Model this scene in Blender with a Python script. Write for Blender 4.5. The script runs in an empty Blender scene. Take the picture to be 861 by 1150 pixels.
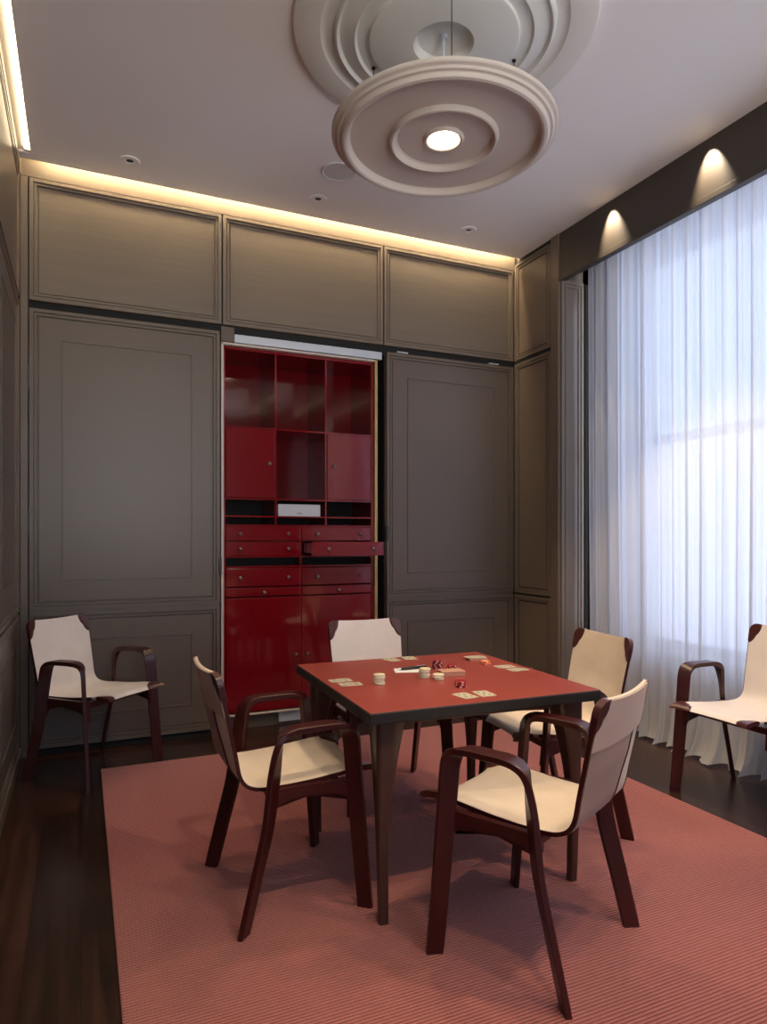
import bpy, bmesh, math, random
from mathutils import Vector, Matrix
random.seed(7)
C = bpy.context.scene
PI = math.pi

# ------------------------------------------------------------------ camera
CAM_H = 1.32
F_PX = 758.0
cam_data = bpy.data.cameras.new('camera')
cam = bpy.data.objects.new('camera', cam_data)
C.collection.objects.link(cam)
C.camera = cam
cam_data.sensor_fit = 'VERTICAL'
cam_data.sensor_height = 36.0
cam_data.lens = 36.0 * F_PX / 1150.0
cam_data.shift_y = 30.0 / 1150.0
cam_data.clip_start = 0.02
cam.location = (0, 0, CAM_H)
cam.rotation_euler = (PI / 2, 0, -math.radians(24.127))

# ------------------------------------------------------------------ world and light
W = bpy.data.worlds.new('world'); C.world = W; W.use_nodes = True
wn = W.node_tree.nodes; wl = W.node_tree.links
bgn = wn['Background']
# overcast sky above; brightness below the horizon is added to lift the ceiling
tcw = wn.new('ShaderNodeTexCoord'); spw = wn.new('ShaderNodeSeparateXYZ'); mrw = wn.new('ShaderNodeMapRange'); mxw = wn.new('ShaderNodeMix')
mxw.data_type = 'RGBA'; mxw.clamp_factor = True
mrw.inputs['From Min'].default_value = -.06; mrw.inputs['From Max'].default_value = .12
wl.new(tcw.outputs['Generated'], spw.inputs[0]); wl.new(spw.outputs['Z'], mrw.inputs['Value']); wl.new(mrw.outputs[0], mxw.inputs['Factor'])
# added ground glow: dim outside the right-hand window, strong behind the camera
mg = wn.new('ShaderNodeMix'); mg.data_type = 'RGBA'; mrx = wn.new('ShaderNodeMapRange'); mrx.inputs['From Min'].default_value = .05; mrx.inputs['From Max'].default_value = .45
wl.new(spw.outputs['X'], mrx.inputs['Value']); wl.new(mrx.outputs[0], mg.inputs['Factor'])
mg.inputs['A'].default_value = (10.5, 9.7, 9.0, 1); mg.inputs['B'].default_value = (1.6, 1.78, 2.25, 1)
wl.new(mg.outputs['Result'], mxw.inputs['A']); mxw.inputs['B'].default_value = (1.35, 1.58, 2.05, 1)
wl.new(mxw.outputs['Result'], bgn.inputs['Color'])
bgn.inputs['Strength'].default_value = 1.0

C.view_settings.view_transform = 'Standard'
C.view_settings.look = 'None'
C.view_settings.exposure = 0.88
C.view_settings.gamma = 1.0
C.view_settings.use_curve_mapping = False

COL = C.collection
def light(name, kind, loc, energy, color, target=None, **kw):
    d = bpy.data.lights.new(name, kind); d.energy = energy; d.color = color
    for k, v in kw.items(): setattr(d, k, v)
    o = bpy.data.objects.new(name, d); COL.objects.link(o); o.location = loc
    if target is not None:
        o.rotation_euler = (Vector(target) - Vector(loc)).to_track_quat('-Z', 'Y').to_euler()
    return o
WARM = (1.0, 0.74, 0.46)
# daylight entering by the tall window (portal into the sky)
pw = light('window_portal', 'AREA', (3.86, 2.2, 1.9), 1, (1, 1, 1), (0, 2.2, 1.9), shape='RECTANGLE', size=2.9, size_y=2.9)
pw.data.cycles.is_portal = True
pw2 = light('window_portal', 'AREA', (0.85, -2.86, 2.1), 1, (1, 1, 1), (0.85, 0, 2.1), shape='RECTANGLE', size=2.3, size_y=2.5)  # portal for the added, unseen window behind the camera
pw2.data.cycles.is_portal = True
# recessed downlights: three by the back wall, others over the room
DOWN = [(0.266, 4.30), (1.436, 4.27), (2.586, 4.25)]
for x, y in DOWN:
    light('downlight_beam', 'SPOT', (x, y, 3.55), 3, WARM, (x, y, 0), spot_size=math.radians(50), spot_blend=0.6, shadow_soft_size=0.02)
for x, y, t, e in ((0.55, 0.55, (0.75, 1.3, 0), 60), (2.35, 0.75, (2.0, 1.6, 0), 65), (1.45, 0.55, (1.4, 2.4, 0), 55), (0.9, 3.4, (0.75, 2.6, 0), 30), (2.45, 3.2, (2.3, 2.5, 0), 30), (2.3, 2.2, (3.2, 3.15, 0), 110)):
    light('downlight_beam', 'SPOT', (x, y, 3.55), e, WARM, t, spot_size=math.radians(52), spot_blend=0.5, shadow_soft_size=0.025)
# curtain washers tucked against the pelmet
for y in (3.49, 2.72, 1.95):
    light('washer_beam', 'SPOT', (3.155, y, 3.565), 42, (1, .85, .62), (3.30, y - 0.02, 3.22), spot_size=math.radians(60), spot_blend=0.9, shadow_soft_size=0.006)

# ------------------------------------------------------------------ helpers
def tag(o, label=None, cat=None, group=None, kind=None):
    if label: o['label'] = label
    if cat: o['category'] = cat
    if group: o['group'] = group
    if kind: o['kind'] = kind
    return o
def empty(name, loc=(0, 0, 0), rz=0.0):
    o = bpy.data.objects.new(name, None); COL.objects.link(o)
    o.location = loc; o.rotation_euler = (0, 0, rz); o.empty_display_size = 0.05
    return o
def build(name, bm, mat, parent=None, smooth=False, bevel=0.0, segs=2, angle=35, weld=True):
    if weld: bmesh.ops.remove_doubles(bm, verts=bm.verts, dist=1e-5)
    bmesh.ops.recalc_face_normals(bm, faces=bm.faces)
    me = bpy.data.meshes.new(name); bm.to_mesh(me); bm.free()
    if isinstance(mat, (list, tuple)):
        for m in mat: me.materials.append(m)
    else: me.materials.append(mat)
    if smooth:
        for p in me.polygons: p.use_smooth = True
        try: me.set_sharp_from_angle(angle=math.radians(angle))
        except Exception: pass
    o = bpy.data.objects.new(name, me); COL.objects.link(o)
    if parent: o.parent = parent
    if bevel:
        b = o.modifiers.new('bevel', 'BEVEL'); b.width = bevel; b.segments = segs; b.limit_method = 'ANGLE'; b.angle_limit = math.radians(40)
    return o
def bx(bm, x0, x1, y0, y1, z0, z1):
    v = [bm.verts.new((x, y, z)) for x in (x0, x1) for y in (y0, y1) for z in (z0, z1)]
    for f in ((0, 1, 3, 2), (4, 6, 7, 5), (0, 4, 5, 1), (2, 3, 7, 6), (0, 2, 6, 4), (1, 5, 7, 3)):
        bm.faces.new([v[i] for i in f])
def box(name, b, mat, parent=None, bevel=0.0, **k):
    bm = bmesh.new(); bx(bm, *b); return build(name, bm, mat, parent, bevel=bevel, **k)
def grid_faces(bm, rows, closed=False, caps=False):
    n = len(rows[0])
    for i in range(len(rows) - 1):
        for j in range(n if closed else n - 1):
            a, b = rows[i][j], rows[i][(j + 1) % n]; c, d = rows[i + 1][(j + 1) % n], rows[i + 1][j]
            try: bm.faces.new((a, b, c, d))
            except ValueError: pass
    if caps:
        bm.faces.new(rows[0]); bm.faces.new(list(reversed(rows[-1])))
def lathe(bm, prof, c=(0, 0, 0), n=96, M=None):
    rows = []
    for r, z in prof:
        if r < 1e-6:
            p = Vector((0, 0, z)); p = M @ p if M else p
            rows.append([bm.verts.new(p + Vector(c))])
        else:
            row = []
            for k in range(n):
                a = 2 * PI * k / n; p = Vector((r * math.cos(a), r * math.sin(a), z)); p = M @ p if M else p
                row.append(bm.verts.new(p + Vector(c)))
            rows.append(row)
    for i in range(len(rows) - 1):
        A, B = rows[i], rows[i + 1]
        for k in range(n):
            k2 = (k + 1) % n
            if len(A) == 1 and len(B) == 1: break
            if len(A) == 1: bm.faces.new((A[0], B[k], B[k2]))
            elif len(B) == 1: bm.faces.new((A[k], B[0], A[k2]))
            else: bm.faces.new((A[k], B[k], B[k2], A[k2]))
def panel(bm, O, U, V, N, w, h, prof, back=None):
    """moulded rectangular panel: prof = (inset, height) from the rim to the field"""
    O, U, V, N = Vector(O), Vector(U), Vector(V), Vector(N)
    rows = []
    pr_ = list(prof)
    if back is not None: pr_ = [(0, back)] + pr_
    for i, hgt in pr_:
        i = min(i, w / 2 - .001, h / 2 - .001)
        rows.append([bm.verts.new(O + U * a + V * b + N * hgt) for a, b in ((i, i), (w - i, i), (w - i, h - i), (i, h - i))])
    grid_faces(bm, rows, closed=True)
    bm.faces.new(rows[-1])
    if back is not None: bm.faces.new(list(reversed(rows[0])))
def sweep(bm, pts, wdirs, widths, thicks, cap=True, rnd=0.14, i0=0, i1=None):
    """flat strap along pts with a width direction for every point"""
    rows = []; n = len(pts); i1 = n - 1 if i1 is None else i1
    for i in range(i0, i1 + 1):
        t = (pts[min(i + 1, n - 1)] - pts[max(i - 1, 0)]).normalized()
        if i in (0, n - 1): t = Vector((0, 0, 1 if i == 0 else -1))
        w = wdirs[i]; w = (w - t * w.dot(t)).normalized(); q = t.cross(w)
        a, b = widths[i] / 2, thicks[i] / 2; r = b * rnd * 2
        shape = [(-a, -b + r), (-a + r, -b), (a - r, -b), (a, -b + r), (a, b - r), (a - r, b), (-a + r, b), (-a, b - r)]
        P_ = [pts[i] + w * s + q * u for s, u in shape]
        for v in P_: v.z = max(v.z, 0.0)
        rows.append([bm.verts.new(v) for v in P_])
    grid_faces(bm, rows, closed=True, caps=cap)
def tube(bm, pts, r, n=8):
    pts = [Vector(p) for p in pts]; rows = []
    for i, p in enumerate(pts):
        t = (pts[min(i + 1, len(pts) - 1)] - pts[max(i - 1, 0)]).normalized()
        a = t.orthogonal().normalized() if abs(t.z) > .99 else t.cross(Vector((0, 0, 1))).normalized()
        b = t.cross(a)
        rr = r[i] if isinstance(r, (list, tuple)) else r
        rows.append([bm.verts.new(p + (a * math.cos(2 * PI * k / n) + b * math.sin(2 * PI * k / n)) * rr) for k in range(n)])
    grid_faces(bm, rows, closed=True, caps=True)
def copy_tree(o, parent=None):
    c = o.copy(); COL.objects.link(c)
    if parent: c.parent = parent
    for ch in [q for q in COL.objects if q.parent == o]: copy_tree(ch, c)
    return c

# ------------------------------------------------------------------ materials
def mat(name, col, rough=0.5, spec=0.5, metal=0.0, coat=0.0, coat_r=0.05, bump=None, var=None, sheen=0.0, emit=None):
    """bump=(scale vec or float, strength, distance); var=(scale, second colour, detail)"""
    m = bpy.data.materials.new(name); m.use_nodes = True
    nt = m.node_tree; N = nt.nodes; L = nt.links; P = N['Principled BSDF']
    P.inputs['Base Color'].default_value = (*col, 1); P.inputs['Roughness'].default_value = rough
    P.inputs['Specular IOR Level'].default_value = spec; P.inputs['Metallic'].default_value = metal
    P.inputs['Coat Weight'].default_value = coat; P.inputs['Coat Roughness'].default_value = coat_r
    P.inputs['Sheen Weight'].default_value = sheen
    tc = N.new('ShaderNodeTexCoord')
    def noise(scale, detail=4):
        mp = N.new('ShaderNodeMapping'); L.new(tc.outputs['Object'], mp.inputs['Vector'])
        mp.inputs['Scale'].default_value = scale if isinstance(scale, (tuple, list)) else (scale,) * 3
        t = N.new('ShaderNodeTexNoise'); t.inputs['Scale'].default_value = 1; t.inputs['Detail'].default_value = detail
        L.new(mp.outputs['Vector'], t.inputs['Vector']); return t
    if var:
        t = noise(var[0], var[2] if len(var) > 2 else 4)
        mx = N.new('ShaderNodeMix'); mx.data_type = 'RGBA'
        cr = N.new('ShaderNodeMapRange'); cr.inputs['From Min'].default_value = .35; cr.inputs['From Max'].default_value = .65
        L.new(t.outputs['Fac'], cr.inputs['Value']); L.new(cr.outputs['Result'], mx.inputs['Factor'])
        mx.inputs['A'].default_value = (*col, 1); mx.inputs['B'].default_value = (*var[1], 1)
        L.new(mx.outputs['Result'], P.inputs['Base Color'])
    if bump:
        t = noise(bump[0]); b = N.new('ShaderNodeBump'); b.inputs['Strength'].default_value = bump[1]; b.inputs['Distance'].default_value = bump[2]
        L.new(t.outputs['Fac'], b.inputs['Height']); L.new(b.outputs['Normal'], P.inputs['Normal'])
    if emit:
        P.inputs['Emission Color'].default_value = (*emit[0], 1); P.inputs['Emission Strength'].default_value = emit[1]
    return m

M_panel = mat('taupe_panel', (.138, .103, .079), .36, .45, bump=((3, 3, 60), .05, .0015), var=((2.5, 2.5, 40), (.136, .105, .080)))
M_panelh = mat('taupe_panel_horizontal_grain', (.160, .127, .098), .40, .45, bump=((4, 4, 70), .07, .0015), var=((2, 2, 50), (.148, .117, .089)))
M_satin = mat('satin_taupe_panel', (.17, .14, .12), .24, .6)
M_dark = mat('dark_gap', (.012, .011, .010), .8)
M_pelmet = mat('dark_brown_pelmet', (.052, .041, .033), .42, .4)
M_ceil = mat('ceiling_paint', (.87, .85, .83), .85, .2)
M_plaster = mat('plaster', (.74, .71, .66), .7, .3)
M_lampbody = mat('lamp_plaster', (.58, .52, .46), .55, .35)
M_cove = mat('cove_paint', (.80, .76, .68), .8)
M_led = mat('led_strip', (1, .9, .7), .5, emit=((1.0, .80, .50), 8))
M_ledback = mat('led_strip_back', (1, .9, .7), .5, emit=((1.0, .80, .50), 85))
M_white = mat('white_frame', (.75, .75, .76), .45)
M_jamb = mat('pale_jamb', (.62, .52, .44), .5)
M_brass = mat('brass_jamb', (.50, .33, .13), .4, metal=.6)
M_alu = mat('brushed_aluminium', (.62, .66, .72), .35, metal=.3)
M_black = mat('black_metal', (.012, .012, .013), .4)
M_lacq = mat('red_lacquer', (.20, .002, .007), .12, .5, coat=.6, coat_r=.03)
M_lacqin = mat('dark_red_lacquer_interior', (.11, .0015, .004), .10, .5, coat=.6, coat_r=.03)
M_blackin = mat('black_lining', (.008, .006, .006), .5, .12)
M_knob = mat('bronze_knob', (.20, .15, .14), .28, metal=.9)
M_ox = mat('oxblood_leather', (.042, .0052, .0050), .34, .5, bump=(260, .10, .0006))
M_corner = mat('brown_leather_corner', (.070, .019, .017), .32, .5, bump=(240, .15, .0006))
M_fab = mat('cream_canvas', (.70, .60, .50), .85, .2, sheen=.2, bump=(420, .25, .0008), var=(9, (.64, .545, .45)))
M_fab_cool_lit = mat('cool_lit_canvas', (.76, .69, .67), .85, .2, sheen=.2, bump=(420, .25, .0008), var=(9, (.70, .64, .62)))  # same canvas, with cooler, whiter light put into the colour
M_back = mat('mauve_suede_back', (.34, .22, .18), .8, .2, sheen=.2, bump=(200, .2, .0008))
M_pocket = mat('pink_canvas_back', (.50, .36, .30), .85, .2, sheen=.2, bump=(420, .25, .0008))
M_grey = mat('slate_canvas', (.22, .23, .28), .8, .2, sheen=.2)
M_ttop = mat('red_leather_top', (.31, .058, .046), .36, .45, bump=(190, .14, .0008), var=(6, (.285, .052, .040)))
M_tedge = mat('black_leather_edge', (.007, .006, .006), .6, bump=(150, .15, .0008))
M_tleg = mat('brown_table_leg', (.060, .028, .022), .32, .5, bump=((60, 60, 6), .06, .001))
M_cream = mat('cream_chip', (.72, .66, .50), .45)
M_chiptop = mat('chip_yellow_centre', (.75, .58, .30), .5)
M_rchip = mat('red_chip', (.30, .012, .020), .3)
M_ochip = mat('orange_chip', (.75, .16, .05), .4)
M_chipw = mat('chip_white_inset', (.7, .66, .62), .5)
M_card = mat('ivory_card', (.52, .48, .36), .5)
M_cardprint = mat('card_print', (.20, .19, .12), .6)
M_paper = mat('white_paper', (.78, .78, .80), .7)
M_tan = mat('tan_card_box', (.52, .27, .20), .6)
M_glass = bpy.data.materials.new('window_glass'); M_glass.use_nodes = True
nt = M_glass.node_tree; nt.nodes.clear()
o_ = nt.nodes.new('ShaderNodeOutputMaterial'); mx_ = nt.nodes.new('ShaderNodeMixShader'); t_ = nt.nodes.new('ShaderNodeBsdfTransparent'); g_ = nt.nodes.new('ShaderNodeBsdfGlossy')
g_.inputs['Roughness'].default_value = .02; t_.inputs['Color'].default_value = (.94, .96, .97, 1); mx_.inputs[0].default_value = .05
nt.links.new(t_.outputs[0], mx_.inputs[1]); nt.links.new(g_.outputs[0], mx_.inputs[2]); nt.links.new(mx_.outputs[0], o_.inputs[0])

def sheer():
    m = bpy.data.materials.new('sheer_voile'); m.use_nodes = True
    nt = m.node_tree; N = nt.nodes; L = nt.links; N.clear()
    out = N.new('ShaderNodeOutputMaterial'); tr = N.new('ShaderNodeBsdfTransparent'); tl = N.new('ShaderNodeBsdfTranslucent'); df = N.new('ShaderNodeBsdfDiffuse')
    tl.inputs['Color'].default_value = (.60, .62, .69, 1); df.inputs['Color'].default_value = (.72, .71, .73, 1)
    a = N.new('ShaderNodeMixShader'); a.inputs[0].default_value = .5
    L.new(tl.outputs[0], a.inputs[1]); L.new(df.outputs[0], a.inputs[2])
    # the weave closes up where the cloth is seen edge on
    lw = N.new('ShaderNodeLayerWeight'); lw.inputs['Blend'].default_value = .35
    mr = N.new('ShaderNodeMapRange'); mr.inputs['To Min'].default_value = .93; mr.inputs['To Max'].default_value = .99
    L.new(lw.outputs['Facing'], mr.inputs['Value'])
    b = N.new('ShaderNodeMixShader'); L.new(mr.outputs[0], b.inputs[0]); L.new(tr.outputs[0], b.inputs[1]); L.new(a.outputs[0], b.inputs[2])
    L.new(b.outputs[0], out.inputs[0]); return m
M_sheer = sheer()

def wood_floor():
    m = bpy.data.materials.new('dark_wood_planks'); m.use_nodes = True
    nt = m.node_tree; N = nt.nodes; L = nt.links; P = N['Principled BSDF']
    tc = N.new('ShaderNodeTexCoord'); mp = N.new('ShaderNodeMapping'); mp.inputs['Rotation'].default_value = (0, 0, PI / 2)
    L.new(tc.outputs['Object'], mp.inputs['Vector'])
    br = N.new('ShaderNodeTexBrick'); br.inputs['Scale'].default_value = 1; br.inputs['Brick Width'].default_value = 1.8; br.inputs['Row Height'].default_value = .16
    br.inputs['Mortar Size'].default_value = .0012; br.inputs['Color1'].default_value = (.019, .009, .006, 1); br.inputs['Color2'].default_value = (.046, .018, .011, 1)
    br.inputs['Mortar'].default_value = (.004, .003, .002, 1); br.offset = .37
    L.new(mp.outputs[0], br.inputs['Vector'])
    m2 = N.new('ShaderNodeMapping'); m2.inputs['Scale'].default_value = (34, 1.6, 1); L.new(tc.outputs['Object'], m2.inputs['Vector'])
    ns = N.new('ShaderNodeTexNoise'); ns.inputs['Scale'].default_value = 1; ns.inputs['Detail'].default_value = 6; ns.inputs['Distortion'].default_value = .6
    L.new(m2.outputs[0], ns.inputs['Vector'])
    mr = N.new('ShaderNodeMapRange'); mr.inputs['From Min'].default_value = .3; mr.inputs['From Max'].default_value = .7; mr.inputs['To Min'].default_value = .45; mr.inputs['To Max'].default_value = 1.5
    L.new(ns.outputs['Fac'], mr.inputs['Value'])
    mul = N.new('ShaderNodeVectorMath'); mul.operation = 'SCALE'; L.new(br.outputs['Color'], mul.inputs[0]); L.new(mr.outputs[0], mul.inputs['Scale'])
    L.new(mul.outputs[0], P.inputs['Base Color']); P.inputs['Roughness'].default_value = .27; P.inputs['Specular IOR Level'].default_value = .5
    b = N.new('ShaderNodeBump'); b.inputs['Strength'].default_value = .12; b.inputs['Distance'].default_value = .002
    L.new(ns.outputs['Fac'], b.inputs['Height']); L.new(b.outputs[0], P.inputs['Normal'])
    return m
M_floor = wood_floor()
def rug_mat():
    m = bpy.data.materials.new('ribbed_pink_rug'); m.use_nodes = True
    nt = m.node_tree; N = nt.nodes; L = nt.links; P = N['Principled BSDF']
    tc = N.new('ShaderNodeTexCoord')
    sp = N.new('ShaderNodeSeparateXYZ'); L.new(tc.outputs['Object'], sp.inputs[0])
    def sine(out, period):
        a = N.new('ShaderNodeMath'); a.operation = 'MULTIPLY'; a.inputs[1].default_value = 2 * PI / period; L.new(out, a.inputs[0])
        b = N.new('ShaderNodeMath'); b.operation = 'SINE'; L.new(a.outputs[0], b.inputs[0]); return b
    s1 = sine(sp.outputs['Y'], .0125); s2 = sine(sp.outputs['X'], .012)
    sm = N.new('ShaderNodeMath'); sm.operation = 'MULTIPLY_ADD'; sm.inputs[1].default_value = .12; L.new(s2.outputs[0], sm.inputs[0]); L.new(s1.outputs[0], sm.inputs[2])
    mr = N.new('ShaderNodeMapRange'); mr.inputs['From Min'].default_value = -1.0; mr.inputs['From Max'].default_value = 1.0; L.new(sm.outputs[0], mr.inputs['Value'])
    mx = N.new('ShaderNodeMix'); mx.data_type = 'RGBA'; mx.inputs['A'].default_value = (.185, .048, .047, 1); mx.inputs['B'].default_value = (.47, .165, .150, 1)
    L.new(mr.outputs[0], mx.inputs['Factor'])
    ns = N.new('ShaderNodeTexNoise'); ns.inputs['Scale'].default_value = 60; ns.inputs['Detail'].default_value = 5; L.new(tc.outputs['Object'], ns.inputs['Vector'])
    m3 = N.new('ShaderNodeMapRange'); m3.inputs['To Min'].default_value = .8; m3.inputs['To Max'].default_value = 1.2; L.new(ns.outputs['Fac'], m3.inputs['Value'])
    mul = N.new('ShaderNodeVectorMath'); mul.operation = 'SCALE'; L.new(mx.outputs['Result'], mul.inputs[0]); L.new(m3.outputs[0], mul.inputs['Scale'])
    L.new(mul.outputs[0], P.inputs['Base Color']); P.inputs['Roughness'].default_value = .9; P.inputs['Specular IOR Level'].default_value = .15; P.inputs['Sheen Weight'].default_value = .2
    b = N.new('ShaderNodeBump'); b.inputs['Strength'].default_value = .5; b.inputs['Distance'].default_value = .004
    L.new(sm.outputs[0], b.inputs['Height']); L.new(b.outputs[0], P.inputs['Normal'])
    return m
M_rug = rug_mat()

# ------------------------------------------------------------------ room shell
XL, XR, YB, YF, ZC = -0.335, 3.23, 4.61, -2.7, 3.58
def struct(o): o['kind'] = 'structure'; return o
struct(box('floor', (XL - .1, 4.0, YF - .1, 5.2, -.10, 0), M_floor))
# ceiling stops short of the left and back walls: two light coves
cx0, cy1 = -0.270, 4.53
bm = bmesh.new(); bx(bm, cx0, 4.0, YF - .1, cy1, ZC, ZC + .04); bx(bm, XL - .1, cx0, 4.46, cy1, ZC, ZC + .04)
ceil = struct(build('ceiling', bm, M_ceil))
bm = bmesh.new(); bx(bm, XL - .1, 4.0, YF - .1, 5.2, ZC + .12, ZC + .2); bx(bm, XL - .05, cx0, YF - .1, 4.46, ZC + .014, ZC + .12)
build('cove_top', bm, M_cove, ceil)

# mouldings: (inset, height)
P_frame = [(0, .022), (.020, .022), (.022, .010), (.027, .010), (.029, .016), (.040, .016), (.042, .003), (.048, .003), (.051, .009)]
def with_bead(i, base=.009):
    return P_frame + [(i, base), (i + .0015, base + .006), (i + .006, base + .006), (i + .0075, base)]

# back wall with the recess behind the open door
wb = empty('wall_back'); struct(wb)
bm = bmesh.new()
bx(bm, XL - .1, .862, YB + .02, YB + .12, 0, ZC + .12); bx(bm, 2.078, XR + .1, YB + .02, YB + .12, 0, ZC + .12)
bx(bm, .862, 2.078, YB + .02, YB + .12, 2.70, ZC + .12)
bx(bm, .80, .862, YB + .12, YB + .56, 0, 2.8); bx(bm, 2.078, 2.14, YB + .12, YB + .56, 0, 2.8); bx(bm, .80, 2.14, YB + .56, YB + .62, 0, 2.8); bx(bm, .80, 2.14, YB + .12, YB + .62, 2.8, 2.86)
build('wall_core', bm, M_dark, wb)
U, V, N = (1, 0, 0), (0, 0, 1), (0, -1, 0)
for x0, x1 in ((-.285, .862), (.872, 2.052), (2.062, 3.215)):
    bm = bmesh.new(); panel(bm, (x0, YB, 2.765), U, V, N, x1 - x0, 3.502 - 2.765, P_frame, back=-.02)
    build('upper_panel', bm, M_panelh, wb)
bm = bmesh.new(); bx(bm, XL, XR, YB - .020, YB + .02, 3.507, ZC + .12); build('frieze', bm, M_panelh, wb)
bm = bmesh.new(); bx(bm, XL, -.292, YB - .021, YB + .02, 0, 3.505); build('corner_stile', bm, M_panel, wb, bevel=.002)
bm = bmesh.new(); bx(bm, -.29, .862, YB + .0, YB + .02, 0, .03); bx(bm, 2.08, XR, YB, YB + .02, 0, .03); build('plinth', bm, M_dark, wb)

def door(name, x0, x1, latch_x, latch_z, label):
    d = empty(name, (0, 0, 0)); struct(d); d['label'] = label
    w = x1 - x0
    bm = bmesh.new(); panel(bm, (x0, YB, .885), U, V, N, w, 2.715 - .885, with_bead(.175), back=-.02); build('upper_leaf', bm, M_panel, d)
    bm = bmesh.new(); panel(bm, (x0, YB, .045), U, V, N, w, .868 - .045, with_bead(.175), back=-.02); build('lower_leaf', bm, M_panel, d)
    bm = bmesh.new(); bx(bm, x0 + .002, x1 - .002, YB - .014, YB + .018, .866, .887); build('middle_rail', bm, M_panel, d)
    box('latch', (latch_x - .009, latch_x + .009, YB - .030, YB - .005, latch_z - .055, latch_z + .055), M_black, d, bevel=.002)
    return d
d1 = door('door_1', -.285, .850, .853, 1.135, 'closed taupe panelled door left of the red cabinet')
for z in (1.42, 2.30): box('hinge', (-.293, -.283, YB - .026, YB - .005, z - .07, z + .07), M_black, d1)
d2 = door('door_2', 2.085, 3.215, 2.083, 1.36, 'taupe panelled door right of the red cabinet')
for x in (2.17, 2.985): box('pivot_plate', (x, x + .09, YB - .020, YB + .015, 2.722, 2.731), M_alu, d2)
box('hinge', (3.214, 3.222, YB - .026, YB - .005, 1.24, 1.38), M_black, d2)

# left wall
wlft = empty('wall_left'); struct(wlft)
box('wall_core', (XL - .1, XL - .012, YF - .1, YB + .12, 0, ZC + .12), M_panel, wlft)
Ul, Nl = (0, -1, 0), (1, 0, 0)
for y1, y0 in ((4.55, 3.45), (3.44, 2.34), (2.33, 1.23), (1.22, .12), (.11, -.99), (-1.0, -2.1)):
    for z0, z1, prof in ((2.765, 3.502, P_frame), (.885, 2.735, with_bead(.175)), (.075, .868, with_bead(.175))):
        bm = bmesh.new(); panel(bm, (XL - .012, y1, z0), Ul, V, Nl, y1 - y0, z1 - z0, [(a, b * .55) for a, b in prof], back=-.01)
        build('wall_panel', bm, M_panel, wlft)
box('wall_top_rail', (XL - .012, XL + .004, YF, YB, 3.508, ZC + .12), M_panel, wlft)
box('baseboard_left', (XL - .012, XL + .010, YF, 4.58, 0, .07), M_panel, None, bevel=.003)['kind'] = 'structure'

# wall behind the camera
bm = bmesh.new()
bx(bm, XL - .1, -.25, YF - .1, YF, 0, ZC + .12); bx(bm, 1.95, 4.0, YF - .1, YF, 0, ZC + .12); bx(bm, -.25, 1.95, YF - .1, YF, 0, .90); bx(bm, -.25, 1.95, YF - .1, YF, 3.30, ZC + .12)
struct(build('wall_front', bm, M_panel))

# cove lamps
bm = bmesh.new(); bx(bm, -.294, -.274, -2.0, 4.42, ZC + .003, ZC + .013)
tag(build('light_strip', bm, M_led), 'bright warm white LED strip running along the left wall cove', 'light strip')
box('cove_end_block', (-.303, cx0, 4.42, 4.445, ZC - .001, ZC + .013), M_cove, ceil)
bm = bmesh.new(); bx(bm, -.22, 3.20, 4.535, 4.552, ZC + .095, ZC + .105)
tag(build('light_strip', bm, M_ledback), 'warm LED strip hidden in the ceiling cove above the back wall panels', 'light strip')

# right wall: pier, reveal, pelmet, window wall
wr = empty('wall_right'); struct(wr)
YP = 4.02
box('pier_core', (XR + .02, 4.0, YP + .02, YB + .12, 0, ZC + .12), M_panel, wr)
Ur, Nr = (0, 1, 0), (-1, 0, 0)
for z0, z1, prof in ((2.765, 3.545, P_frame), (.885, 2.735, P_frame), (.045, .868, P_frame)):
    bm = bmesh.new(); panel(bm, (XR + .01, 4.130, z0), Ur, V, Nr, .455, z1 - z0, [(a, b * .8) for a, b in prof], back=-.01); build('pier_panel', bm, M_panel, wr)
box('pier_backing', (XR + .004, XR + .03, YP + .02, YB, 0, ZC), M_dark, wr)
box('pier_stile', (XR - .008, XR + .03, YP + .012, 4.122, 0, ZC), M_panel, wr, bevel=.004)
bm = bmesh.new(); panel(bm, (XR + .012, YP + .006, .0), (1, 0, 0), V, (0, -1, 0), .205, 3.235, [(0, .012), (.02, .012), (.024, .002), (.034, .002), (.038, .010), (.046, .010), (.050, .0)], back=-.01); build('reveal_panel', bm, M_satin, wr)
box('reveal_edge', (XR + .235, XR + .262, YP - .0, YP + .05, 0, 3.235), M_dark, wr)
# deep pelmet over the curtain
bm = bmesh.new(); bx(bm, XR, XR + .035, YF, YP + .01, 3.262, ZC); bx(bm, XR - .004, XR + .045, YF, YP + .012, 3.228, 3.264)
struct(tag(build('trim_1', bm, M_pelmet, bevel=.002), 'dark brown pelmet above the sheer curtain'))
WX = 3.72
Y0w, Y1w, Z0w, Z1w = 0.85, 3.68, .56, 3.30
bm = bmesh.new()
bx(bm, WX, WX + .12, YF - .1, Y0w, 0, ZC); bx(bm, WX, WX + .12, Y1w, YP + .4, 0, ZC)
bx(bm, WX, WX + .12, Y0w, Y1w, 0, Z0w); bx(bm, WX, WX + .12, Y0w, Y1w, Z1w, ZC)
bx(bm, WX - .26, WX, YP + .02, YP + .1, 0, ZC)
build('window_wall', bm, M_white, wr)
w1 = empty('window_1', (WX + .05, 0, 0)); struct(w1)
bm = bmesh.new(); t = .055
bx(bm, -.03, .03, Y0w, Y1w, Z0w, Z0w + t); bx(bm, -.03, .03, Y0w, Y1w, Z1w - t, Z1w)
for y in (Y0w, Y1w - t, 2.66, 1.74): bx(bm, -.03, .03, y, y + t, Z0w, Z1w)
bx(bm, -.035, .035, Y0w, Y1w, 1.98, 2.05)
build('window_frame', bm, M_white, w1)
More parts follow.
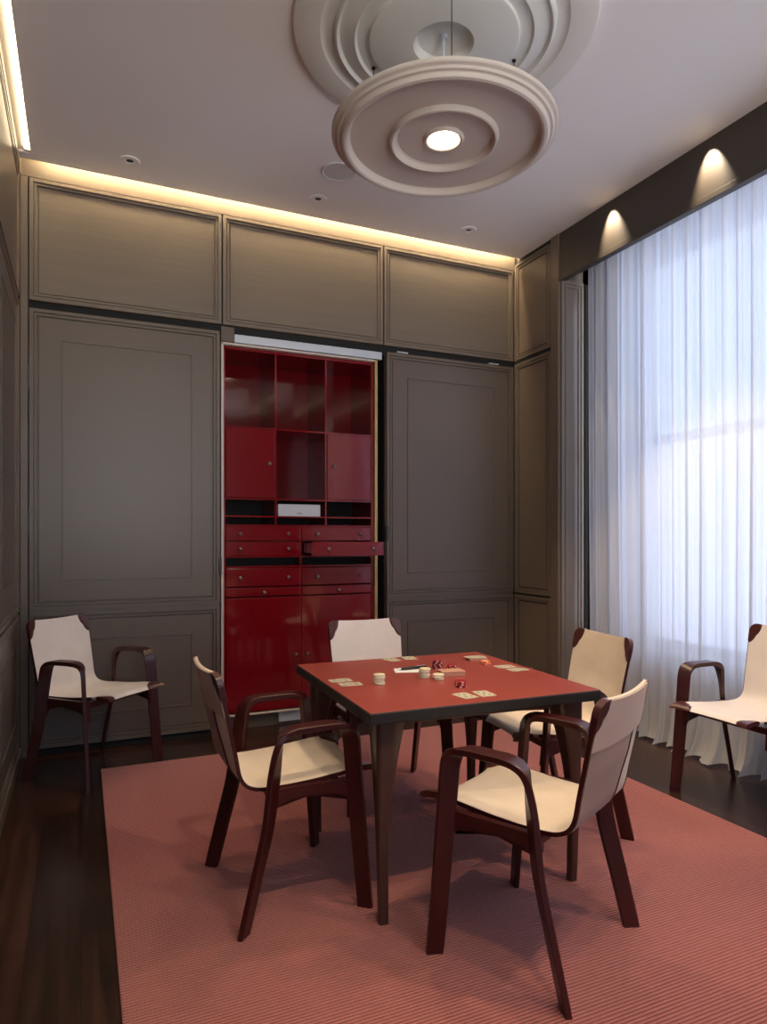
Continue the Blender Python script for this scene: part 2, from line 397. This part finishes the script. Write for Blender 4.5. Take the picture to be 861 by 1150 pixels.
box('pane', (-.003, .003, Y0w + .02, Y1w - .02, Z0w + .02, Z1w - .02), M_glass, w1)
w2 = empty('added_window', (0, YF - .05, 0)); struct(w2)  # unseen window added behind the camera to brighten the ceiling
bm = bmesh.new()
for z in (.90, 3.25, 2.30): bx(bm, -.25, 1.95, -.03, .03, z, z + t)
for x in (-.25, .46, 1.18, 1.895): bx(bm, x, x + t, -.03, .03, .90, 3.30)
build('window_frame', bm, M_white, w2)
box('pane', (-.24, 1.94, -.003, .003, .92, 3.28), M_glass, w2)
box('window_sill', (-.20, -.02, Y0w - .03, Y1w + .03, Z0w - .04, Z0w), M_white, w1, bevel=.005)

# sheer curtain: irregular folds, falling into a small puddle
def curtain():
    bm = bmesh.new(); rows = []
    y0, y1 = .55, 3.93; ny = 900; zs = [0.012, .02, .03, .05, .08, .12, .18, .26, .36, .5, .7, 1.0, 1.4, 1.8, 2.3, 2.8, 3.2, 3.4]
    rnd = random.Random(3)
    # fold phase advances unevenly along the track
    ph = []; p = 0.0
    ks = [rnd.uniform(.35, 2.1) for _ in range(60)]
    am = [rnd.uniform(.3, 1.5) for _ in range(60)]
    for i in range(ny + 1):
        s = i / ny; q = s * 46; k = int(q); fr = q - k; w = fr * fr * (3 - 2 * fr)
        p += (ks[k] * (1 - w) + ks[k + 1] * w) * 2 * PI * 22 / ny
        ph.append((p, am[k] * (1 - w) + am[k + 1] * w))
    for z in zs:
        row = []
        drop = max(0.0, 1 - z / .45); flare = drop ** 2
        for i in range(ny + 1):
            s = i / ny; y = y1 + (y0 - y1) * s; p, a = ph[i]
            top = min(1.0, .75 + .25 * (3.4 - z) / 2)
            A = .026 * a * top * (1 + .55 * flare)
            x = 3.425 + A * math.sin(p) + .008 * math.sin(2.3 * p + 1.1 + .5 * z) + .004 * math.sin(5.1 * p + z)
            x -= .040 * flare + .03 * flare * math.sin(y * 5.0) + (.03 * drop ** 8) * (1 + math.sin(p * .5))
            yy = y + .012 * math.sin(z * 1.1 + y * 3) * (1 - z / 3.4) + .010 * math.cos(p) * a + .02 * flare * math.sin(y * 9)
            row.append(bm.verts.new((x, yy, z + .012 * flare * math.sin(p * .5 + 1) ** 2)))
        rows.append(row)
    grid_faces(bm, rows)
    return tag(build('sheer_curtain', bm, M_sheer, smooth=True, angle=180, weld=False), 'floor-length white sheer curtain hanging in folds over the tall window', 'curtain')
curtain()
box('curtain_track', (3.385, 3.415, .5, 3.95, 3.40, 3.425), M_white)
tag(bpy.data.objects['curtain_track'], 'white curtain track hidden behind the dark pelmet', 'curtain track')

# ceiling rose
RX, RY = 1.476, 2.64
bm = bmesh.new()
prof = [(0, -.012), (.07, -.013), (.115, -.024), (.131, -.050), (.135, -.054), (.320, -.054), (.332, -.050), (.336, -.040), (.345, -.036), (.385, -.036), (.392, -.042), (.396, -.048), (.404, -.046),
        (.440, -.030), (.462, -.026), (.470, -.034), (.476, -.040), (.484, -.036), (.492, -.022), (.520, -.016), (.540, -.020), (.548, -.026), (.560, -.026), (.655, -.026), (.664, -.022), (.670, 0)]
lathe(bm, prof, (0, 0, 0), 128)
rose = build('ceiling_rose', bm, M_plaster, smooth=True, angle=30); rose.location = (RX, RY, ZC)
tag(rose, 'round white plaster ceiling rose of stepped rings above the pendant', 'ceiling rose')

# pendant disc
pen = empty('pendant_lamp', (RX, RY, 3.085))
tag(pen, 'large round cream plaster disc pendant lamp hung over the card table', 'pendant lamp')
bm = bmesh.new()
prof = [(.066, .040), (.068, .020), (.074, .010), (.082, .008), (.088, .014), (.092, .021), (.205, .021), (.214, .016), (.222, .002), (.230, -.004), (.238, -.002), (.242, .010), (.245, .018), (.416, .018), (.423, .010), (.430, -.010),
        (.440, -.014), (.452, -.012), (.457, -.006), (.460, .001), (.464, .004), (.474, .005), (.478, .009), (.480, .014), (.486, .017), (.494, .019), (.498, .024), (.498, .034), (.49, .039), (0, .041)]
lathe(bm, prof, (0, 0, 0), 160)
build('lamp_disc', bm, M_lampbody, pen, smooth=True, angle=28)
M_bulb = mat('lamp_diffuser', (1, .95, .85), .5, emit=((1.0, .80, .52), 9))
bm = bmesh.new(); lathe(bm, [(0, .022), (.03, .023), (.058, .030), (.067, .036)], (0, 0, 0), 48)
build('lamp_diffuser', bm, M_bulb, pen, smooth=True)
light('pendant_beam', 'SPOT', (RX, RY, 3.06), 34, WARM, (RX, RY, 0), spot_size=math.radians(120), spot_blend=.8, shadow_soft_size=.06)
for a in (151, 20, -90):
    a = math.radians(a - 24.127)
    x, y = .36 * math.cos(a), .36 * math.sin(a)
    bm = bmesh.new(); tube(bm, [(x, y, .038), (x, y, .459)], .0022, 6); tube(bm, [(x, y, .038), (x, y, .07)], .005, 8)
    lathe(bm, [(0, .452), (.009, .452), (.009, .462), (0, .464)], (x, y, 0), 12)
    build('suspension_wire', bm, M_black, pen)
bm = bmesh.new(); tube(bm, [(0, 0, .040), (0, 0, .478)], .007, 10); lathe(bm, [(0, .466), (.016, .466), (.016, .482), (0, .484)], (0, 0, 0), 16)
build('hanging_rod', bm, M_alu, pen, smooth=True)

# small recessed downlights and the round speaker
def downlight(x, y, label):
    o = empty('downlight', (x, y, ZC)); tag(o, label, 'downlight')
    bm = bmesh.new(); lathe(bm, [(.020, -.001), (.024, -.006), (.052, -.006), (.058, -.0), ], (0, 0, 0), 40); build('trim_ring', bm, M_ceil, o, smooth=True)
    bm = bmesh.new(); lathe(bm, [(0, -.0025), (.021, -.0025), (.024, -.001)], (0, 0, 0), 24); build('aperture', bm, M_black, o)
for (x, y), lb in zip(DOWN, ('small recessed ceiling downlight nearest the left wall', 'small recessed ceiling downlight in the middle of the row, behind the round speaker', 'small recessed ceiling downlight nearest the window side')):
    downlight(x, y, lb)
bm = bmesh.new(); lathe(bm, [(0, -.006), (.092, -.006), (.096, -.009), (.102, -.008), (.104, 0)], (0, 0, 0), 64)
sp = build('ceiling_speaker', bm, mat('speaker_grille', (.66, .65, .64), .8, bump=(300, .3, .001)), smooth=True, angle=30); sp.location = (1.443, 3.90, ZC)
tag(sp, 'flat round grey speaker grille in the ceiling beyond the pendant', 'speaker')

# ------------------------------------------------------------------ red lacquer cabinet
YC = 4.66; YK = 5.10
cab = empty('cabinet', (1.437, YC, 0))
tag(cab, 'tall glossy red lacquer cabinet with shelves, doors and drawers in the wall recess', 'cabinet')
def cb(name, x0, x1, y0, y1, z0, z1, m, parent=cab, bevel=0.0):
    return box(name, (x0 - 1.437, x1 - 1.437, y0 - YC, y1 - YC, z0, z1), m, parent, bevel=bevel)
xa, xb, xc, xd = .901, 1.255, 1.628, 1.985; xm = 1.437
bm = bmesh.new(); e = 1.437
bx(bm, .884 - e, xa - e, 0, YK - YC, .10, 2.64); bx(bm, xd - e, 2.002 - e, 0, YK - YC, .10, 2.64); bx(bm, .884 - e, 2.002 - e, 0, YK - YC, 2.622, 2.64)
build('carcass', bm, M_lacq, cab, bevel=.0015)
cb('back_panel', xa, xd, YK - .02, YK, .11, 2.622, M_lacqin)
cb('shelf', xa, xd, YC + .004, YK - .02, 2.086, 2.098, M_lacq)
cb('shelf', xa, xd, YC + .004, YK - .02, 1.592, 1.604, M_lacq)
cb('shelf', xa, xd, YC + .004, YK - .02, 1.470, 1.480, M_lacq)
cb('shelf', xa, xd, YC + .002, YK - .02, 1.408, 1.418, M_lacq)
cb('shelf', xa, xd, YC + .002, YK - .02, 1.188, 1.198, M_lacq)
cb('shelf', xa, xd, YC - .002, YK - .02, 1.118, 1.130, M_lacq)
for x in (xb, xc): cb('divider', x - .006, x + .006, YC + .003, YK - .02, 1.414, 2.622, M_lacq)
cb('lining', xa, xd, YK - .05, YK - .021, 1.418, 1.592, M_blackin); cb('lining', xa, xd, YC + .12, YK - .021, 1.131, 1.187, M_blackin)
cb('divider', xm - .006, xm + .006, YC + .003, YK - .02, .11, 1.19, M_lacq)
cb('divider', xm - .006, xm + .006, YC + .003, YK - .02, 1.198, 1.408, M_lacq)
def knob(par, x, y, z):
    bm = bmesh.new(); M = Matrix.Rotation(PI / 2, 3, 'X')
    lathe(bm, [(0, .0), (.005, .0), (.005, .010), (.011, .013), (.013, .018), (.011, .023), (.005, .026), (0, .0265)], (x - e, y - YC, z), 16, M)
    build('knob', bm, M_knob, par, smooth=True)
def front(name, x0, x1, z0, z1, knobs, dy=0.0, body=False):
    g = .003
    o = cb(name, x0 + g, x1 - g, YC - .004 - dy, YC + .012 - dy, z0 + g, z1 - g, M_lacq, cab, .002)
    if body:
        bm = bmesh.new(); t = .012; yy0 = .012 - dy; yy1 = .012 - dy + .36
        X0, X1, Z0, Z1 = x0 + .012 - e, x1 - .012 - e, z0 + .010, z1 - .016
        bx(bm, X0, X0 + t, yy0, yy1, Z0, Z1); bx(bm, X1 - t, X1, yy0, yy1, Z0, Z1); bx(bm, X0, X1, yy0, yy1, Z0, Z0 + t); bx(bm, X0, X1, yy1 - t, yy1, Z0, Z1)
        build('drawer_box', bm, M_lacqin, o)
    for kx, kz in knobs: knob(o, kx, YC - .004 - dy, kz)
    return o
front('door', xa, xb - .006, 1.604, 2.086, [(1.204, 1.846)]); front('door', xc + .006, xd, 1.604, 2.086, [(1.688, 1.848)])
front('drawer', xa, xm - .004, 1.303, 1.408, [(.999, 1.353), (1.341, 1.353)]); front('drawer', xm + .004, xd, 1.303, 1.408, [(1.56, 1.353), (1.895, 1.353)])
front('drawer', xa, xm - .004, 1.198, 1.301, [(.999, 1.248), (1.341, 1.248)])
pd = front('drawer', xm + .004, xd, 1.198, 1.301, [(1.56, 1.248), (1.895, 1.248)], dy=.235, body=True); pd['label'] = 'red drawer pulled out of the cabinet'
front('drawer', xa, xm - .004, .985, 1.116, [(.999, 1.048), (1.341, 1.048)]); front('drawer', xm + .004, xd, .985, 1.116, [(1.56, 1.048), (1.895, 1.048)])
front('drawer', xa, xm - .004, .915, .982, [(1.168, .944)]); front('drawer', xm + .004, xd, .915, .982, [(1.725, .944)])
front('door', xa, xm - .002, .115, .912, [(1.395, .497)]); front('door', xm + .002, xd, .115, .912, [(1.482, .497)])
cb('plinth', .90, 1.98, YC + .03, YC + .05, 0, .10, M_panel)
cb('plinth_highlight', 1.28, 1.62, YC + .014, YC + .032, .02, .095, M_alu, bevel=.002)  # bright strip standing in for a highlight on the plinth
# jambs and the sliding track above the cabinet
bm = bmesh.new(); bx(bm, .866, .884, YC - .035, YC + .02, .05, 2.655); bx(bm, .866, 2.002, YC - .035, YC + .02, 2.642, 2.655); bx(bm, .884, 2.0, YC - .02, YC + .02, .098, .108)
build('frame', bm, M_jamb, None, bevel=.002).name = 'trim_2'
struct(tag(bpy.data.objects['trim_2'], 'pale pink edge frame around the red cabinet'))
struct(tag(box('trim_3', (2.004, 2.026, YC - .03, YC + .03, .05, 2.655), M_brass, bevel=.002), 'gold-brown jamb strip right of the red cabinet'))
struct(tag(box('trim_4', (.955, 2.055, YC - .045, YC - .005, 2.66, 2.715), M_alu, bevel=.002), 'silver sliding track above the red cabinet'))
struct(tag(box('trim_5', (.864, .953, YC - .045, YC - .005, 2.66, 2.76), M_panel, bevel=.002), 'small taupe end block beside the silver track'))

# white box on the cabinet shelf with a small printed mark
wbx = empty('storage_box', (1.445, YC + .03, 1.481)); tag(wbx, 'small white box with black printed mark on the red cabinet shelf', 'box')
box('box_body', (-.165, .150, 0, .22, 0, .086), mat('white_card_box', (.62, .63, .66), .6), wbx, bevel=.002)
def text(par, s, size, loc, rot, m, name='printed_mark', ext=.0004):
    cu = bpy.data.curves.new(name, 'FONT'); cu.body = s; cu.size = size; cu.align_x = 'CENTER'; cu.extrude = ext; cu.offset = size * .015
    tmp = bpy.data.objects.new('tmp', cu); COL.objects.link(tmp)
    dg = bpy.context.evaluated_depsgraph_get(); me = bpy.data.meshes.new_from_object(tmp.evaluated_get(dg)); bpy.data.objects.remove(tmp)
    me.materials.clear(); me.materials.append(m)
    o = bpy.data.objects.new(name, me); COL.objects.link(o); o.parent = par; o.location = loc; o.rotation_euler = rot; return o
text(wbx, 'I H I', .020, (-.008, -.0008, .014), (PI / 2, 0, 0), M_black)

# ------------------------------------------------------------------ rug
def rug():
    x0, x1, y0, y1 = .102, 2.735, .55, 4.155
    bm = bmesh.new(); bx(bm, x0, x1, y0, y1, .001, .013)
    o = build('rug', bm, M_rug, bevel=.004)
    tag(o, 'large ribbed terracotta pink rug under the card table', 'rug')
rug()

# ------------------------------------------------------------------ card table
RUGZ = .013
TX, TY, TR = 1.341, 2.472, -.036
tb = empty('card_table', (TX, TY, RUGZ), TR)
tag(tb, 'square card table with red leather top, black edge and flared brown legs', 'table')
H = .4675; TZ = .750 - RUGZ
bm = bmesh.new(); bx(bm, -H, H, -H, H, TZ - .040, TZ - .0015); build('table_edge', bm, M_tedge, tb, bevel=.004)
bm = bmesh.new(); bx(bm, -H + .004, H - .004, -H + .004, H - .004, TZ - .003, TZ); build('tabletop', bm, M_ttop, tb, bevel=.001)
bm = bmesh.new(); bx(bm, -H + .10, H - .10, -H + .10, H - .10, TZ - .075, TZ - .040); build('apron', bm, M_tleg, tb, bevel=.004)
for sx in (-1, 1):
    for sy in (-1, 1):
        bm = bmesh.new(); rows = []
        for q in range(17):
            s = q / 16; z = (TZ - .040) * s
            wdt = .032 + .014 * s + .070 * max(0, (s - .30) / .70) ** 1.9
            o = .406 + .020 * s     # outer corner
            c0 = o - wdt / 2
            ring = []
            for k in range(20):
                a = 2 * PI * k / 20; ca, sa = math.cos(a), math.sin(a); ex = .45
                ring.append(bm.verts.new((sx * (c0 + wdt / 2 * math.copysign(abs(ca) ** ex, ca)), sy * (c0 + wdt / 2 * math.copysign(abs(sa) ** ex, sa)), z)))
            rows.append(ring)
        grid_faces(bm, rows, closed=True, caps=True)
        build('leg', bm, M_tleg, tb, smooth=True, angle=60)

# ------------------------------------------------------------------ armchairs
def bez(pts, n):
    """Catmull-Rom through pts"""
    P = [pts[0]] + list(pts) + [pts[-1]]; out = []
    for i in range(1, len(P) - 2):
        for k in range(n):
            t = k / n; a, b, c, d = P[i - 1], P[i], P[i + 1], P[i + 2]
            out.append(.5 * ((2 * b) + (c - a) * t + (2 * a - 5 * b + 4 * c - d) * t * t + (3 * b - a - 3 * c + d) * t ** 3))
    out.append(P[-2]); return out
V3 = Vector
# sling centre line (y, z), front to top
SL = bez([V3((.258, .452, 0)), V3((.250, .464, 0)), V3((.19, .470, 0)), V3((.05, .458, 0)), (V3((-.09, .452, 0))), V3((-.165, .458, 0)), V3((-.205, .492, 0)), V3((-.225, .58, 0)), V3((-.250, .70, 0)), V3((-.272, .80, 0)), V3((-.285, .862, 0))], 6)
cum = [0]
for i in range(1, len(SL)): cum.append(cum[-1] + (SL[i] - SL[i - 1]).length)
LEN = cum[-1]
def sl(s):
    s = max(0, min(LEN, s))
    for i in range(1, len(cum)):
        if cum[i] >= s - 1e-9:
            t = (s - cum[i - 1]) / (cum[i] - cum[i - 1]); p = SL[i - 1].lerp(SL[i], t); tg = (SL[i] - SL[i - 1]).normalized(); return p, tg
    return SL[-1], (SL[-1] - SL[-2]).normalized()
S_BEND = .45      # arc length where seat turns into back
def surf(u, s, off=0.0):
    p, t = sl(s); n = V3((-t.y, t.x, 0))  # points up / forward of the sling
    hw = .212 if s < .30 else .212 - .012 * min(1, (s - .30) / .2) if s < .5 else .200 + .012 * min(1, (s - .5) / .35)
    y, z = p.x, p.y
    fr = max(0, 1 - s / .22)
    y += .042 * fr * abs(u) ** 3
    z += .006 * abs(u) ** 3 * fr
    if s < S_BEND: z -= .014 * (1 - u * u) * min(1, s / .1) * (1 if s < .35 else max(0, (S_BEND - s) / .1))
    else: y -= .019 * (1 - u * u) * min(1, (s - S_BEND) / .2); 
    top = max(0, (s - (LEN - .10)) / .10)
    z -= .010 * top * (1 - u * u)
    return V3((u * hw, y - n.x * 0 + (-t.y) * 0 + off * t.y, z - off * t.x))
def sheet(bm, us, ss, o0, o1, clip=None):
    """closed sheet between offsets o0 and o1; clip(u, s) moves a point to rounded outlines"""
    A = [[bm.verts.new(surf(*(clip(u, s) if clip else (u, s)), o0)) for u in us] for s in ss]
    B = [[bm.verts.new(surf(*(clip(u, s) if clip else (u, s)), o1)) for u in us] for s in ss]
    grid_faces(bm, A); grid_faces(bm, B)
    def strip(a, b):
        for i in range(len(a) - 1): bm.faces.new((a[i], a[i + 1], b[i + 1], b[i]))
    strip(A[0], B[0]); strip(A[-1], B[-1]); strip([r[0] for r in A], [r[0] for r in B]); strip([r[-1] for r in A], [r[-1] for r in B])
def lin(a, b, n): return [a + (b - a) * i / n for i in range(n + 1)]
def round_top(u, s):
    # rounds the two top corners of the backrest
    R = .045; du = (abs(u) - 1) * .214 + R; ds = s - (LEN - R)
    if du > 0 and ds > 0:
        L_ = math.hypot(du, ds); m = max(du, ds)
        if L_ > 1e-9:
            f = m / L_; du *= f; ds *= f
        return math.copysign((du - R) / .214 + 1, u), LEN - R + ds
    return u, s
def corner(side, top):
    """leather corner piece wrapping a corner of the sling"""
    bm = bmesh.new(); n = 10; m = 8
    ru, rs = (.30, .112) if top else (.40, .075)
    def ptf(i, j):
        a = (PI / 2) * j / n; r = i / m
        k = .86 + .14 * abs(math.cos(2 * a))
        du, ds = ru * r * math.cos(a) * k, rs * r * math.sin(a) * k
        u = side * (1.008 - du); s = (LEN + .003 - ds) if top else (-.0 + ds)
        if top: u, s = round_top(max(-1, min(1, u)), min(s, LEN)); u *= 1.010
        return u, s
    th = .0105
    for o in (th, -th):
        rows = [[None] * (n + 1) for _ in range(m + 1)]
        for i in range(m + 1):
            for j in range(n + 1):
                q = surf(*ptf(i, j), o * (1 if i < m else .55))
                if not top:
                    q.y += .008 * max(0, 1 - (i / m) * 1.1); q.x += side * .004 * max(0, 1 - i / m)
                rows[i][j] = bm.verts.new(q)
        grid_faces(bm, rows)
        if o > 0: R1 = rows
        else:
            for A, B in ((([r[0] for r in R1]), ([r[0] for r in rows])), (([r[-1] for r in R1]), ([r[-1] for r in rows])), (R1[-1], rows[-1])):
                for i in range(len(A) - 1):
                    try: bm.faces.new((A[i], A[i + 1], B[i + 1], B[i]))
                    except ValueError: pass
    return bm
def make_chair(fab):
    root = empty('armchair')
    for sd in (-1, 1):
        X = lambda x: sd * x
        # strap centre line of one side: front foot, arm, rear foot (y, z)
        key = [(.222, 0, .268), (.205, .20, .262), (.188, .42, .257), (.178, .54, .255), (.170, .612, .254), (.148, .644, .253), (.105, .656, .252), (.02, .656, .252), (-.042, .652, .252), (-.078, .632, .252), (-.094, .590, .253), (-.108, .50, .255), (-.130, .34, .260), (-.172, .17, .264), (-.214, 0, .268)]
        pts = bez([V3((X(x), y, z)) for y, z, x in key], 5); n = len(pts) - 1
        fd = V3((sd, 1, 0)).normalized(); md = V3((sd, 0, 0)); rd = V3((sd, -1, 0)).normalized()
        wd, wi, th = [], [], []
        for i, p in enumerate(pts):
            q = i / n * 14
            if q < 4: w = fd
            elif q < 7: w = fd.lerp(md, (q - 4) / 3)
            elif q < 8: w = md
            elif q < 11: w = md.lerp(rd, (q - 8) / 3)
            else: w = rd
            wd.append(w); leg = max(0, 1 - p.z / .6)
            wi.append(.063 - .009 * leg); th.append(.022 - .002 * leg)
        a, b = 5 * 5, 9 * 5
        for nm, i0, i1 in (('leg', 0, a), ('armrest', a, b), ('leg', b, n)):
            bm = bmesh.new(); sweep(bm, pts, wd, wi, th, i0=i0, i1=i1)
            build(nm, bm, M_ox, root, smooth=True, angle=32)
        # side rail with swept brackets
        out = [(.186, .455), (-.108, .455), (-.128, .345), (-.115, .360), (-.095, .395), (-.06, .414), (0, .418), (.10, .414), (.150, .398), (.176, .372), (.196, .350)]
        bm = bmesh.new()
        A = [bm.verts.new((X(.222), y, z)) for y, z in out]; B = [bm.verts.new((X(.246), y, z)) for y, z in out]
        bm.faces.new(A); bm.faces.new(list(reversed(B)))
        for i in range(len(out)): j = (i + 1) % len(out); bm.faces.new((A[i], A[j], B[j], B[i]))
        bmesh.ops.triangulate(bm, faces=[f for f in bm.faces if len(f.verts) > 4])
        build('seat_rail', bm, M_ox, root)
    for y in (.15, -.10): box('cross_bar', (-.224, .224, y - .012, y + .012, .410, .436), M_ox, root, bevel=.003)
    us = lin(-1, 1, 18)
    bm = bmesh.new(); sheet(bm, us, lin(0, S_BEND, 26), .0055, -.0055); build('seat', bm, fab, root, smooth=True, angle=50)
    bm = bmesh.new(); sheet(bm, us, lin(S_BEND, LEN, 28), .0055, -.0055, round_top); build('backrest', bm, fab, root, smooth=True, angle=50)
    bm = bmesh.new(); sheet(bm, lin(-.99, .99, 18), lin(LEN - .155, LEN - .002, 12), -.006, -.0105, round_top); build('back_pocket', bm, M_pocket, root, smooth=True, angle=50)
    bm = bmesh.new(); sheet(bm, lin(-.985, .40, 16), lin(S_BEND - .02, LEN - .150, 14), -.006, -.0092); bp = build('back_panel', bm, M_back, root, smooth=True, angle=50)
    bm = bmesh.new(); sheet(bm, lin(.40, .44, 1), lin(S_BEND - .02, LEN - .150, 14), -.006, -.0115); build('seam', bm, M_ox, bp, smooth=True)
    for sg in (-1, 1):
        bm = bmesh.new(); sheet(bm, lin(sg * .99, sg * 1.015, 1), lin(.10, LEN - .05, 40), -.0075, .0050); build('piping', bm, M_ox, root, smooth=True)
    for sg in (-1, 1):
        for tp in (False, True): build('leather_corner', corner(sg, tp), M_corner, root, smooth=True, angle=60)
    return root
ch_cream = make_chair(M_fab); ch_cool_lit = make_chair(M_fab_cool_lit)
def place(o, x, y, face, z, label):
    """face = compass direction (radians) the sitter looks"""
    o.location = (x, y, z); o.rotation_euler = (0, 0, face - PI / 2)
    o['label'] = label; o['category'] = 'chair'; o['group'] = 'oxblood armchairs with canvas slings'
a = math.radians
place(ch_cream, .695, 2.48, 0.02, RUGZ, 'armchair at the left side of the card table, nearest the left rug edge')
seats = [(1.358, 1.805, math.atan2(.89, -.46), RUGZ, 'armchair nearest the camera, seen from behind with its back to the lower right'),
         (1.985, 2.535, a(174), RUGZ, 'armchair at the window side of the card table with a tan backrest'),
         (1.435, 3.19, a(-91), RUGZ, 'armchair on the far side of the card table, in front of the red cabinet'),
         (.072, 4.19, a(-46), 0, 'armchair standing alone in the left back corner off the rug'),
         (3.055, 2.33, a(180), 0, 'armchair standing alone beside the sheer curtain, cut off by the photo edge')]
for k, (x, y, f, z, lb) in enumerate(seats):
    place(ch_cool_lit if k == 2 else copy_tree(ch_cool_lit if k in (3, 4) else ch_cream), x, y, f, z, lb)

# ------------------------------------------------------------------ things on the table
TT = .750
def chip(x, y, z, m, top, label, group, rz):
    o = empty('poker_chip', (x, y, z), rz); tag(o, label, 'poker chip', group)
    bm = bmesh.new(); lathe(bm, [(0, 0), (.0212, 0), (.0232, .0016), (.0232, .0060), (.0212, .0075), (0, .0075)], (0, 0, 0), 28)
    build('chip_body', bm, m, o, smooth=True, angle=40)
    bm = bmesh.new(); lathe(bm, [(.0, .0077), (.0135, .0077), (.0137, .0074)], (0, 0, 0), 20); build('chip_centre', bm, top, o)
    if m != M_cream:
        for k in range(6):
            q = k * PI / 3; bm = bmesh.new()
            rows = [[bm.verts.new((.0235 * math.cos(q + d), .0235 * math.sin(q + d), zz)) for d in (-.16, 0, .16)] for zz in (.0012, .0063)]
            grid_faces(bm, rows); build('edge_mark', bm, M_chipw, o)
ORD = ['bottom', 'second from the bottom', 'third from the bottom', 'fourth from the bottom', 'fifth from the bottom']
def stack(x, y, n, m, top, colour, where):
    for k in range(n):
        pos = 'top' if k == n - 1 else ORD[k]
        chip(x + random.uniform(-.0025, .0025), y + random.uniform(-.0025, .0025), TT + .0002 + k * .0078, m, top, f'{colour} poker chip, {pos} of the stack {where}', f'{colour} chips in the stack {where}', random.uniform(0, 3))
stack(1.068, 2.425, 5, M_cream, M_chiptop, 'cream', 'standing alone near the left edge')
stack(1.287, 2.462, 5, M_cream, M_chiptop, 'cream', 'just beside the pen end')
stack(1.318, 2.402, 3, M_cream, M_chiptop, 'cream', 'against the tan box')
stack(1.427, 2.610, 5, M_rchip, M_rchip, 'red', 'behind the tan box')
stack(1.488, 2.585, 2, M_rchip, M_rchip, 'red', 'right of the tall red stack')
stack(1.332, 2.250, 3, M_rchip, M_rchip, 'dark red', 'nearest the front cards')
stack(1.677, 2.612, 2, M_ochip, M_chiptop, 'orange', 'beside the far card pack')
# playing cards
CARD = {}
def card(x, y, rz, label, group, z=TT + .0003, pips=(( -.012, .022), (.012, .022), (0, 0), (-.012, -.022), (.012, -.022))):
    o = empty('playing_card', (x, y, z), rz); tag(o, label, 'playing card', group)
    w, h, r = .031, .044, .005
    bm = bmesh.new(); pts = []
    for cx_, cy_, a0 in ((w - r, h - r, 0), (-w + r, h - r, 90), (-w + r, -h + r, 180), (w - r, -h + r, 270)):
        for k in range(4): q = a(a0 + 30 * k); pts.append((cx_ + r * math.cos(q), cy_ + r * math.sin(q)))
    lo = [bm.verts.new((p[0], p[1], 0)) for p in pts]; hi = [bm.verts.new((p[0], p[1], .0006)) for p in pts]
    bm.faces.new(list(reversed(lo))); bm.faces.new(hi)
    for i in range(len(pts)): j = (i + 1) % len(pts); bm.faces.new((lo[i], lo[j], hi[j], hi[i]))
    build('card_face', bm, M_card, o)
    bm = bmesh.new()
    for px, py in pips:
        q = [bm.verts.new((px + dx, py + dy, .0009)) for dx, dy in ((0, -.009), (.0065, 0), (0, .009), (-.0065, 0))]; bm.faces.new(q)
    for px, py in ((-w + .006, h - .009), (w - .006, -h + .009)): bx(bm, px - .002, px + .002, py - .004, py + .004, .0006, .0009)
    build('card_print', bm, M_cardprint, o)
card(.950, 2.545, a(88), 'playing card at the left edge of the table, the farther of two', 'cards at the left edge')
card(.962, 2.465, a(84), 'playing card at the left edge of the table, the nearer of two', 'cards at the left edge')
card(1.335, 2.885, a(12), 'playing card at the far edge of the table, left of two', 'cards at the far edge')
card(1.428, 2.890, a(-8), 'playing card at the far edge of the table, right of two', 'cards at the far edge')
card(1.272, 2.115, a(8), 'playing card at the front edge of the table, left of two', 'cards at the front edge')
card(1.352, 2.115, a(-4), 'playing card at the front edge of the table, right of two', 'cards at the front edge')
card(1.735, 2.445, a(92), 'playing card at the window edge of the table, the nearer of two', 'cards at the window edge')
card(1.722, 2.525, a(86), 'playing card at the window edge of the table, the farther of two', 'cards at the window edge')
card(1.692, 2.730, a(84), 'loose playing card overlapping the far card pack', 'cards by the far pack', z=TT + .0125)
dk = empty('card_pack', (1.702, 2.725, TT), a(75)); tag(dk, 'low pack of cards with pinkish sides by the orange chips', 'card pack')
box('pack_body', (-.031, .031, -.044, .044, 0, .011), M_tan, dk, bevel=.001); box('pack_top', (-.0305, .0305, -.0435, .0435, .011, .012), M_card, dk)
cbx = empty('card_box', (1.412, 2.460, TT), a(-10)); tag(cbx, 'tan pink closed box beside the cream chips in the table middle', 'box')
box('box_base', (-.050, .050, -.032, .032, 0, .014), M_tan, cbx, bevel=.0015); box('box_lid', (-.051, .051, -.033, .033, .0145, .021), M_tan, cbx, bevel=.002)
pp = empty('note_paper', (1.285, 2.620, TT + .0002), a(-20)); tag(pp, 'white sheet of note paper under the black pen', 'paper')
bm = bmesh.new(); A = [bm.verts.new(p) for p in ((-.055, -.045, 0), (.055, -.045, 0), (.055, .045, 0), (-.055, .045, 0))]
bm.faces.new(A); r_ = bmesh.ops.extrude_face_region(bm, geom=list(bm.faces)); bmesh.ops.translate(bm, verts=[v for v in r_['geom'] if isinstance(v, bmesh.types.BMVert)], vec=(0, 0, .0008)); build('sheet', bm, M_paper, pp)
pn = empty('pen', (1.318, 2.632, TT + .0078), a(2)); tag(pn, 'black pen with pale metal tip lying on the note paper', 'pen')
My = Matrix.Rotation(PI / 2, 3, 'Y')
bm = bmesh.new(); lathe(bm, [(0, -.058), (.005, -.056), (.0068, -.045), (.0068, .055), (.005, .068), (0, .070)], (0, 0, 0), 16, My); build('barrel', bm, M_black, pn, smooth=True)
bm = bmesh.new(); lathe(bm, [(.0045, -.058), (.0028, -.068), (.0008, -.077), (0, -.078)], (0, 0, 0), 12, My); build('nib', bm, M_alu, pn, smooth=True)
bm = bmesh.new(); bx(bm, .02, .062, -.0012, .0012, .0062, .0080); build('clip', bm, M_alu, pn)
